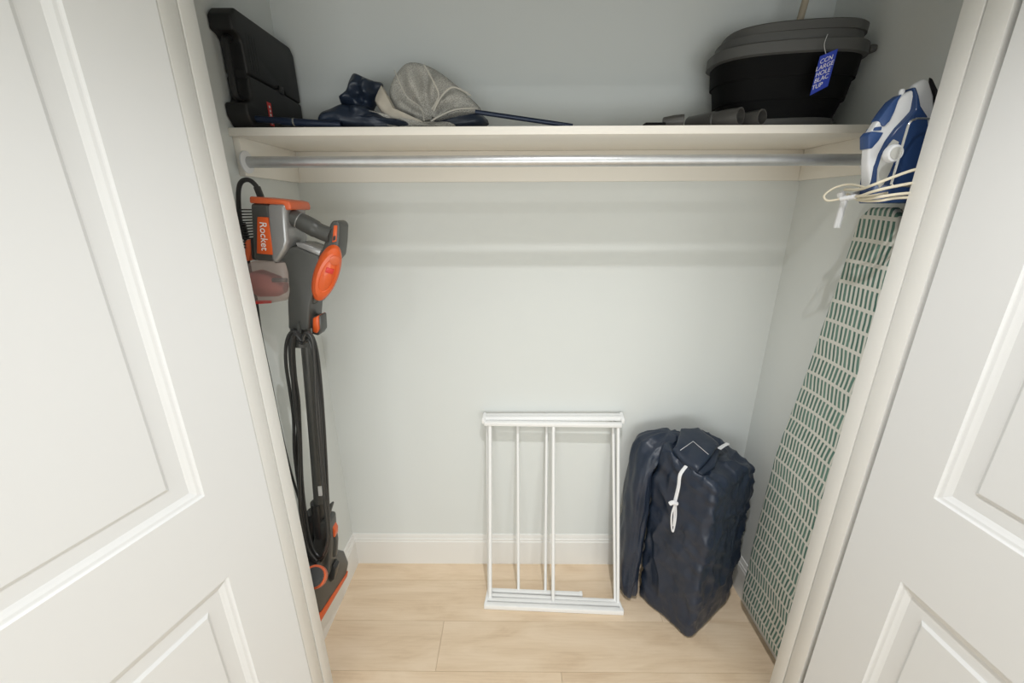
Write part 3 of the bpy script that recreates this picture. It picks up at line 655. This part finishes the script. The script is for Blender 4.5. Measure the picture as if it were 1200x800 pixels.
MB().box((-.010, hl*.12, .018), (.010, hl*.30, .0262), cm).build('cover_arrow', 'red', ocp, bevel=.002)
# neck, release button, wand
MB().tube([(-0.6425, 1.1550, 1.3260), (-0.6481, 1.1550, 1.2615)], .029, 20, flat=1).build('wand_collar', 'vgrey', vc)
MB().prism(vp([(-0.5978, 1.1300, 1.3536), (-0.5671, 1.1300, 1.3587), (-0.5717, 1.1300, 1.3122), (-0.5842, 1.1300, 1.2964), (-0.6035, 1.1300, 1.3017)]), 1.135, 1.175).build('release_housing', 'vgrey', vc, bevel=.004)
MB().prism(vp([(-0.5897, 1.1280, 1.3516), (-0.5723, 1.1280, 1.3592), (-0.5761, 1.1280, 1.3180), (-0.5844, 1.1280, 1.3050), (-0.5962, 1.1280, 1.3102)]), 1.128, 1.18).build('release_button', 'orange', vc, bevel=.004, seg=3)
MB().tube([(-0.6343, 1.1600, 1.2817), (-0.6543, 1.1600, 1.0395), (-0.6907, 1.1600, 0.6366), (-0.6940, 1.1600, 0.5541)], .0175, 20).build('wand', 'vgrey', vc)
MB().tube([(-0.6930, 1.1600, 0.6803), (-0.7024, 1.1600, 0.5388)], .0235, 20).build('wand_cuff', 'vdark', vc)
MB().prism(vp([(-0.6694, 1.1300, 0.7610), (-0.6579, 1.1300, 0.7610), (-0.6608, 1.1300, 0.7230), (-0.6724, 1.1300, 0.7229)]), 1.1385, 1.1425).build('cuff_mark', 'labelw', vc)
# cord hook
MB().tube([(-0.6158, 1.1250, 1.3345), (-0.6287, 1.1150, 1.3167), (-0.6323, 1.1100, 1.2949), (-0.6220, 1.1100, 1.2819), (-0.6039, 1.1120, 1.2917)], .0055, 10, 5).build('cord_hook', 'vdark', vc)
MB().prism(vp([(-0.6273, 1.1100, 1.3387), (-0.6187, 1.1100, 1.3463), (-0.6218, 1.1100, 1.3131), (-0.6301, 1.1100, 1.3079)]), 1.108, 1.116).build('hook_tab', 'vgrey', vc)
# floor head
MB().tube([(-0.7180, 1.1700, 0.6278), (-0.7516, 1.1700, 0.5329), (-0.7547, 1.1700, 0.4341), (-0.7469, 1.1700, 0.3605)], [.024+.006*sin(k/3.) for k in range(16)], 18, 5).build('swivel_knuckle', 'vdark', vc)
MB().prism(vp([(-0.6933, 1.1400, 0.6175), (-0.6524, 1.1400, 0.6103), (-0.6615, 1.1400, 0.5046), (-0.6860, 1.1400, 0.3775), (-0.7289, 1.1400, 0.3028), (-0.7739, 1.1400, 0.3025), (-0.7604, 1.1400, 0.4256)]), 1.14, 1.20).build('swivel_neck', 'vgrey', vc, bevel=.010, seg=3)
MB().prism(vp([(-0.6690, 1.1700, 0.6501), (-0.6517, 1.1700, 0.6648), (-0.6461, 1.1700, 0.6612), (-0.6652, 1.1700, 0.6131), (-0.6533, 1.1700, 0.5449), (-0.6536, 1.1700, 0.4983), (-0.6667, 1.1700, 0.4265), (-0.6934, 1.1700, 0.4183), (-0.6767, 1.1700, 0.5332), (-0.6819, 1.1700, 0.5829)]), 1.168, 1.185).build('foot_lever', 'vgrey', vc, bevel=.003)
MB().prism(vp([(-0.6703, 1.1640, 0.5809), (-0.6605, 1.1640, 0.5847), (-0.6500, 1.1640, 0.5506), (-0.6537, 1.1640, 0.5236), (-0.6662, 1.1640, 0.5235), (-0.6741, 1.1640, 0.5543)]), 1.162, 1.19).build('lever_pad', 'orange', vc, bevel=.0025)
def quadslab(P4, n, t):
    n = Vector(n).normalized()*t; P4 = [Vector(p) for p in P4]
    return MB().rings([P4, [p-n for p in P4]])
hd4 = [(-0.6900, 1.1881, 0.4523), (-0.6900, 1.2792, 0.3433), (-0.6900, 1.2978, 0.2662), (-0.6900, 1.2693, 0.2337), (-0.7150, 1.0918, 0.2271), (-0.7150, 1.0446, 0.4152), (-0.7000, 1.0474, 0.4805)]
quadslab(hd4, (1, -.1, .1), .055).build('floor_head', 'vgrey', vc, bevel=.009, seg=3)
ob = [(-0.6880, 1.2797, 0.2403), (-0.6880, 1.2655, 0.2242), (-0.7120, 1.0756, 0.2185), (-0.7120, 1.0730, 0.2515)]
quadslab(ob, (1, -.1, .1), .05).build('orange_bumper', 'orange', vc, bevel=.004)
MB().tube([(-0.6850, 1.0610, 0.4502), (-0.6600, 1.0093, 0.5087)], .036, 24).build('brush_motor_cap', 'orange', vc)
MB().tube([(-0.6700, 1.0356, 0.4790), (-0.6520, 0.9949, 0.5249)], .029, 24).build('motor_cap_centre', 'vdark', vc)
MB().prism(vp([(-0.6929, 1.1500, 0.3828), (-0.6778, 1.1500, 0.3991), (-0.6675, 1.1500, 0.3829), (-0.6808, 1.1500, 0.3333), (-0.6993, 1.1500, 0.3165)]), 1.155, 1.19).build('head_hinge', 'vdark', vc, bevel=.003)
# power cable: strain relief at the top, long run down, and the coils hung on the hook
vcb = []
MB().tube([(-0.6990, 1.1700, 1.6822), (-0.7051, 1.1700, 1.7107), (-0.7225, 1.1700, 1.7281), (-0.7444, 1.1700, 1.7239), (-0.7577, 1.1700, 1.7000), (-0.7666, 1.1700, 1.6534), (-0.7701, 1.1700, 1.6148)], .0062, 10, 6).build('cable_bend', 'vcord', vc)
MB().tube([(-0.6983, 1.1700, 1.6800), (-0.7051, 1.1700, 1.7107)], .0090, 10).build('cable_sleeve', 'vdark', vc)
MB().tube([(-0.7672, 1.1700, 1.6171), (-0.7644, 1.1700, 1.5730)], .0105, 10).build('cable_sleeve', 'vdark', vc)
MB().tube([(-0.7628, 1.1700, 1.6148), (-0.7695, 1.1700, 1.5011), (-0.7699, 1.1700, 1.4008), (-0.7767, 1.1700, 1.2895), (-0.7763, 1.1700, 1.1542), (-0.7772, 1.1700, 0.9872), (-0.7723, 1.1700, 0.8061), (-0.7608, 1.1700, 0.6644), (-0.7578, 1.1700, 0.5134), (-0.7515, 1.1700, 0.4139), (-0.7137, 1.1650, 0.4793)], .0042, 8, 6).build('cable_run', 'vcord', vc)
random.seed(11)
def coil(pxs, r=.0048): MB().tube(pxs, r, 8, 6).build('cable_coil', 'vcord', vc)
coil([(-0.6187, 1.1000, 1.3007), (-0.6374, 1.1000, 1.3212), (-0.6630, 1.1050, 1.2888), (-0.6804, 1.1100, 1.2206), (-0.6909, 1.1200, 1.1187), (-0.6987, 1.1250, 1.0279), (-0.7205, 1.1300, 0.9003), (-0.7289, 1.1300, 0.7677), (-0.7348, 1.1300, 0.6264), (-0.7285, 1.1200, 0.4861), (-0.7071, 1.1200, 0.4473), (-0.6678, 1.1200, 0.5056), (-0.6452, 1.1200, 0.5994), (-0.6303, 1.1200, 0.7416), (-0.6098, 1.1200, 0.9388), (-0.5893, 1.1150, 1.1495), (-0.5822, 1.1080, 1.2747), (-0.5937, 1.1000, 1.3186), (-0.6171, 1.1000, 1.2956)])
coil([(-0.6181, 1.1070, 1.2959), (-0.6340, 1.1070, 1.3191), (-0.6560, 1.1100, 1.2871), (-0.6735, 1.1200, 1.2031), (-0.6825, 1.1300, 1.1370), (-0.6913, 1.1350, 1.0224), (-0.7184, 1.1400, 0.8937), (-0.7324, 1.1400, 0.7251), (-0.7319, 1.1300, 0.5710), (-0.7051, 1.1100, 0.4889), (-0.6726, 1.1100, 0.5043), (-0.6400, 1.1100, 0.6448), (-0.6261, 1.1100, 0.8169), (-0.6060, 1.1100, 1.0064), (-0.5928, 1.1100, 1.1796), (-0.5877, 1.1020, 1.2845), (-0.6023, 1.1000, 1.3110), (-0.6174, 1.1050, 1.2940)])
coil([(-0.6180, 1.1150, 1.2907), (-0.6345, 1.1150, 1.3116), (-0.6537, 1.1200, 1.2733), (-0.6714, 1.1300, 1.1711), (-0.6814, 1.1400, 1.0798), (-0.6995, 1.1450, 0.9546), (-0.7212, 1.1450, 0.7904), (-0.7294, 1.1400, 0.6539), (-0.7132, 1.1150, 0.5294), (-0.6778, 1.1000, 0.4995), (-0.6429, 1.1050, 0.5695), (-0.6298, 1.1050, 0.7195), (-0.6164, 1.1000, 0.8889), (-0.5995, 1.1000, 1.0711), (-0.5887, 1.1000, 1.2245), (-0.5949, 1.1000, 1.2956), (-0.6157, 1.1100, 1.2897)])
coil([(-0.6070, 1.0900, 1.2962), (-0.5935, 1.0900, 1.3191), (-0.5797, 1.0900, 1.2988), (-0.5881, 1.0950, 1.2130), (-0.6046, 1.0950, 1.0737), (-0.6190, 1.0950, 0.8923), (-0.6297, 1.0950, 0.7279), (-0.6419, 1.0950, 0.5866), (-0.6675, 1.0900, 0.5175)])
coil([(-0.6147, 1.0950, 1.2946), (-0.6313, 1.0950, 1.3125), (-0.6522, 1.1000, 1.2643), (-0.6696, 1.1100, 1.1657), (-0.6820, 1.1150, 1.0631), (-0.6891, 1.1150, 0.9418), (-0.7107, 1.1150, 0.8129), (-0.7309, 1.1150, 0.6756), (-0.7214, 1.1000, 0.5444), (-0.6923, 1.0900, 0.4909)])

# ---------------------------------------------------------------- folded white rack
rk = thing('folded_rack', 'folded white metal rack leaning on the back wall left of the navy bag', 'rack', (.17, 1.35, 0))
# bottom rails side by side on the floor, top rails against the wall
def rail(A, B, w, h, name='rail', parent=rk, bev=.003, up=(0, 0, 1)):
    A, B = Vector(A), Vector(B); d = (B-A).normalized(); u = Vector(up); s_ = d.cross(u).normalized(); u = s_.cross(d)
    r = [[P + s_*a*w/2 + u*b_*h/2 for a, b_ in ((-1, -1), (1, -1), (1, 1), (-1, 1))] for P in (A, B)]
    return MB().rings(r).build(name, 'rackwhite', parent, bevel=bev)
rail((-.137, 1.311, .0125), (.462, 1.286, .0125), .020, .024, 'bottom_rail')
rail((-.128, 1.334, .0135), (.458, 1.312, .0125), .018, .020, 'bottom_rail')
rail((-.124, 1.356, .0135), (.455, 1.329, .0125), .016, .020, 'bottom_rail')
rail((-.120, 1.379, .0145), (.292, 1.362, .0145), .018, .020, 'bottom_rail')
rail((-.131, 1.305, .014), (-.121, 1.388, .014), .012, .022, 'end_cap')
rail((.455, 1.284, .014), (.449, 1.338, .014), .012, .022, 'end_cap')
rail((.284, 1.3625, .0145), (.298, 1.362, .0145), .021, .023, 'end_cap')
ZT_ = .812
rail((-.131, 1.492, ZT_-.008), (.441, 1.489, ZT_-.014), .020, .018, 'top_rail')
rail((-.133, 1.512, ZT_+.004), (.452, 1.510, ZT_+.006), .018, .018, 'top_rail')
rail((-.128, 1.531, ZT_+.006), (.452, 1.530, ZT_+.008), .018, .014, 'top_rail')
rail((-.134, 1.487, ZT_), (-.130, 1.541, ZT_+.006), .013, .022, 'end_cap')
rail((.446, 1.487, ZT_), (.449, 1.541, ZT_+.008), .013, .022, 'end_cap')
def post(A, B, r=.0062): MB().tube([A, B], r, 12).build('post', 'rackwhite', rk)
post((-.113, 1.342, .02), (-.107, 1.497, ZT_-.012), .0085)
post((.164, 1.323, .02), (.158, 1.490, ZT_-.014), .0075)
post((.447, 1.322, .02), (.428, 1.492, ZT_-.014), .0070)
post((.013, 1.381, .02), (.009, 1.534, ZT_-.002), .0062)
post((.134, 1.378, .02), (.133, 1.534, ZT_-.002), .0062)
post((.438, 1.336, .02), (.415, 1.530, ZT_), .0070)
post((-.121, 1.372, .02), (-.121, 1.530, ZT_), .0055)

# ---------------------------------------------------------------- navy bag with drawstring
bg = thing('navy_storage_bag', 'tall navy nylon bag with a white drawstring standing on the floor', 'bag', (.73, 1.35, 0))
ex = Vector((.81, .59, 0)).normalized(); ey = Vector((-.59, .81, 0)).normalized()
BO = Vector((.732, 1.352, 0))
def rbox(hx, hy, hz, r, n, fn, mtx):
    bm = bmesh.new(); bmesh.ops.create_cube(bm, size=2)
    bmesh.ops.subdivide_edges(bm, edges=bm.edges, cuts=n, use_grid_fill=True)
    mb = MB(); vs = []
    for v in bm.verts:
        p = Vector((v.co.x*hx, v.co.y*hy, v.co.z*hz))
        c = Vector((max(-hx+r, min(hx-r, p.x)), max(-hy+r, min(hy-r, p.y)), max(-hz+r, min(hz-r, p.z))))
        d = p-c
        if d.length > 1e-7: nrm = d.normalized(); p = c+nrm*r
        else: nrm = d
        if d.length <= 1e-7: nrm = Vector((0, 0, 1))
        vs.append((v.index, p, nrm))
    out = [None]*len(bm.verts)
    for i, p, nrm in vs: out[i] = mtx @ fn(p, nrm)
    fs = [tuple(v.index for v in f.verts) for f in bm.faces]; bm.free()
    mb.add(out, fs); return mb
def bagfn(p, nrm):
    q = p.copy(); h = (p.z+.37)/.74
    # sagging, wrinkled cloth over a firm block
    wr = .004*noise.noise(Vector((p.x*9, p.y*9, p.z*7))) + .004*noise.noise(Vector((p.x*26+3, p.y*26, p.z*20)))
    d1 = p.x+p.y*.6
    wr += .0040*sin(90*(p.x*.9-p.y*.9)+18*p.z+5*noise.noise(p*7))*max(0, .75-abs(h-.30)*1.6)
    wr += .0035*sin(60*(p.z+.5*(p.x-p.y))+7*noise.noise(p*6))*(.35+.65*h)
    r1 = 1-abs(noise.noise(Vector((p.x*7+1.3*p.y*4, p.y*7-p.z*3, p.z*5+p.x*4))))*2.4
    r2 = 1-abs(noise.noise(Vector((p.x*15+5, p.y*15+p.z*6, p.z*11-p.x*5))))*2.4
    wr = wr + .007*max(0, r1)**3 + .0070*max(0, r2)**3 - .003
    wr *= .35+.65*min(1, max(0, (h-.02)/.1))
    q += nrm*wr
    if h > .8:
        t = (h-.8)/.2
        q.x *= 1-.05*t; q.y *= 1-.05*t
        q.z += .03*t*(q.y/.13) - .012*t*(q.x/.13) + .012*noise.noise(Vector((p.x*14, p.y*14, 3)))*t
    if h < .08: q.z = max(q.z, -.368)
    return q
bmx = Matrix((ex, ey, Vector((0, 0, 1)))).transposed().to_4x4(); bmx.translation = BO+ex*.023+Vector((0, 0, .371))
rbox(.162, .128, .37, .024, 60, bagfn, bmx).build('bag_body', 'navy', bg, ang=80)
# loose side of the bag hanging at the left
def looseside():
    mb = MB(); rs = []
    # (x, y, z, half width in x, half depth in y)
    path = [(.512, 1.41, .004, .030, .050), (.505, 1.41, .03, .042, .070), (.503, 1.415, .12, .046, .080), (.505, 1.42, .25, .046, .085), (.510, 1.425, .40, .046, .085), (.516, 1.43, .55, .046, .085), (.526, 1.435, .66, .046, .080), (.545, 1.44, .725, .050, .072), (.585, 1.445, .757, .075, .062), (.610, 1.45, .775, .070, .045), (.625, 1.455, .785, .040, .025)]
    path2 = []
    for i in range(len(path)-1):
        for j in range(4):
            path2.append([a*(1-j/4)+b*j/4 for a, b in zip(path[i], path[i+1])])
    path2.append(path[-1])
    for x, y, z, rx_, ry_ in path2:
        ring = []
        for k in range(40):
            a = 2*pi*k/40
            v = noise.noise(Vector((cos(a)*2.2, sin(a)*2.2, z*9)))
            cr = max(0, 1-abs(noise.noise(Vector((cos(a)*3+4, sin(a)*3, z*6+a))))*2.5)**3
            m_ = 1+.22*v+.16*cr
            ring.append(Vector((x+cos(a)*rx_*m_, y+sin(a)*ry_*m_, z+.012*noise.noise(Vector((cos(a)*3, sin(a)*3, 5)))*(1 if z > .1 else 0))))
        rs.append(ring)
    return mb.rings(rs)
looseside().build('loose_side', 'navy', bg, ang=80, subsurf=1)
# folded hood with the stitched patch on top
hp = [(0.6210, 1.3585, 0.7900), (0.6715, 1.4495, 0.8000), (0.7435, 1.4564, 0.8000), (0.7817, 1.3591, 0.7900), (0.7184, 1.2890, 0.7800), (0.6560, 1.2394, 0.7600), (0.6234, 1.2804, 0.7600), (0.5997, 1.3331, 0.7800)]
def slabpoly(poly, lift, t, amp=.004):
    P0 = [Vector(p)+Vector((0, 0, lift)) for p in poly]; P = [P0[i].lerp(P0[(i+1) % len(P0)], j/4) for i in range(len(P0)) for j in range(4)]
    c = sum(P, Vector())/len(P); mb = MB(); n = len(P); rs = []
    for q, h in ((1, -t), (1.02, -t*.3), (1, 0), (.9, t*.35), (.6, t*.45), (.3, t*.4), (.03, t*.45)):
        rs.append([c+(p-c)*q+Vector((0, 0, h+amp*noise.noise((c+(p-c)*q)*40))) for p in P])
    return mb.rings(rs)
slabpoly(hp, .004, .014).build('folded_hood', 'navy', bg, ang=45)
hp2 = [(0.5972, 1.3464, 0.7600), (0.6710, 1.4241, 0.7800), (0.8086, 1.3864, 0.7650), (0.7373, 1.2793, 0.7500), (0.6701, 1.2371, 0.7400), (0.6184, 1.2774, 0.7400)]
slabpoly(hp2, .0, .014, .008).build('hood_underfold', 'navy', bg, ang=45)
st = [Vector((0.6069, 1.2915, 0.8000)), Vector((0.6743, 1.3423, 0.8060)), Vector((0.6982, 1.2647, 0.8000))]
MB().tube([p+Vector((0, 0, .006)) for p in st], .0009, 6).build('white_stitching', 'strap', bg)
# white strap pieces and drawstring
MB().tube([(0.7740, 1.3347, 0.7850), (0.8029, 1.3598, 0.7820), (0.8335, 1.3859, 0.7750)], .0075, 8, flat=.3).build('white_strap', 'strap', bg)
MB().tube([(0.6092, 1.2350, 0.7773), (0.5814, 1.2120, 0.7583), (0.5798, 1.2080, 0.7110), (0.5738, 1.2050, 0.6511)], .0062, 8, 5, flat=.45).build('white_strap', 'strap', bg)
MB().tube([(0.5545, 1.2000, 0.6440), (0.5646, 1.1970, 0.6522), (0.5789, 1.2000, 0.6441)], .0075, 10, 3).build('knot', 'strap', bg)
MB().tube([(0.5728, 1.2000, 0.6441), (0.5664, 1.2000, 0.5953), (0.5724, 1.1980, 0.5396), (0.5800, 1.1970, 0.5250), (0.5823, 1.1980, 0.5857), (0.5768, 1.2000, 0.6367)], .0030, 8, 5).build('drawstring', 'strap', bg)
MB().tube([(0.5698, 1.2000, 0.6441), (0.5757, 1.1990, 0.5924), (0.5772, 1.1970, 0.5483)], .0028, 8, 5).build('drawstring', 'strap', bg)
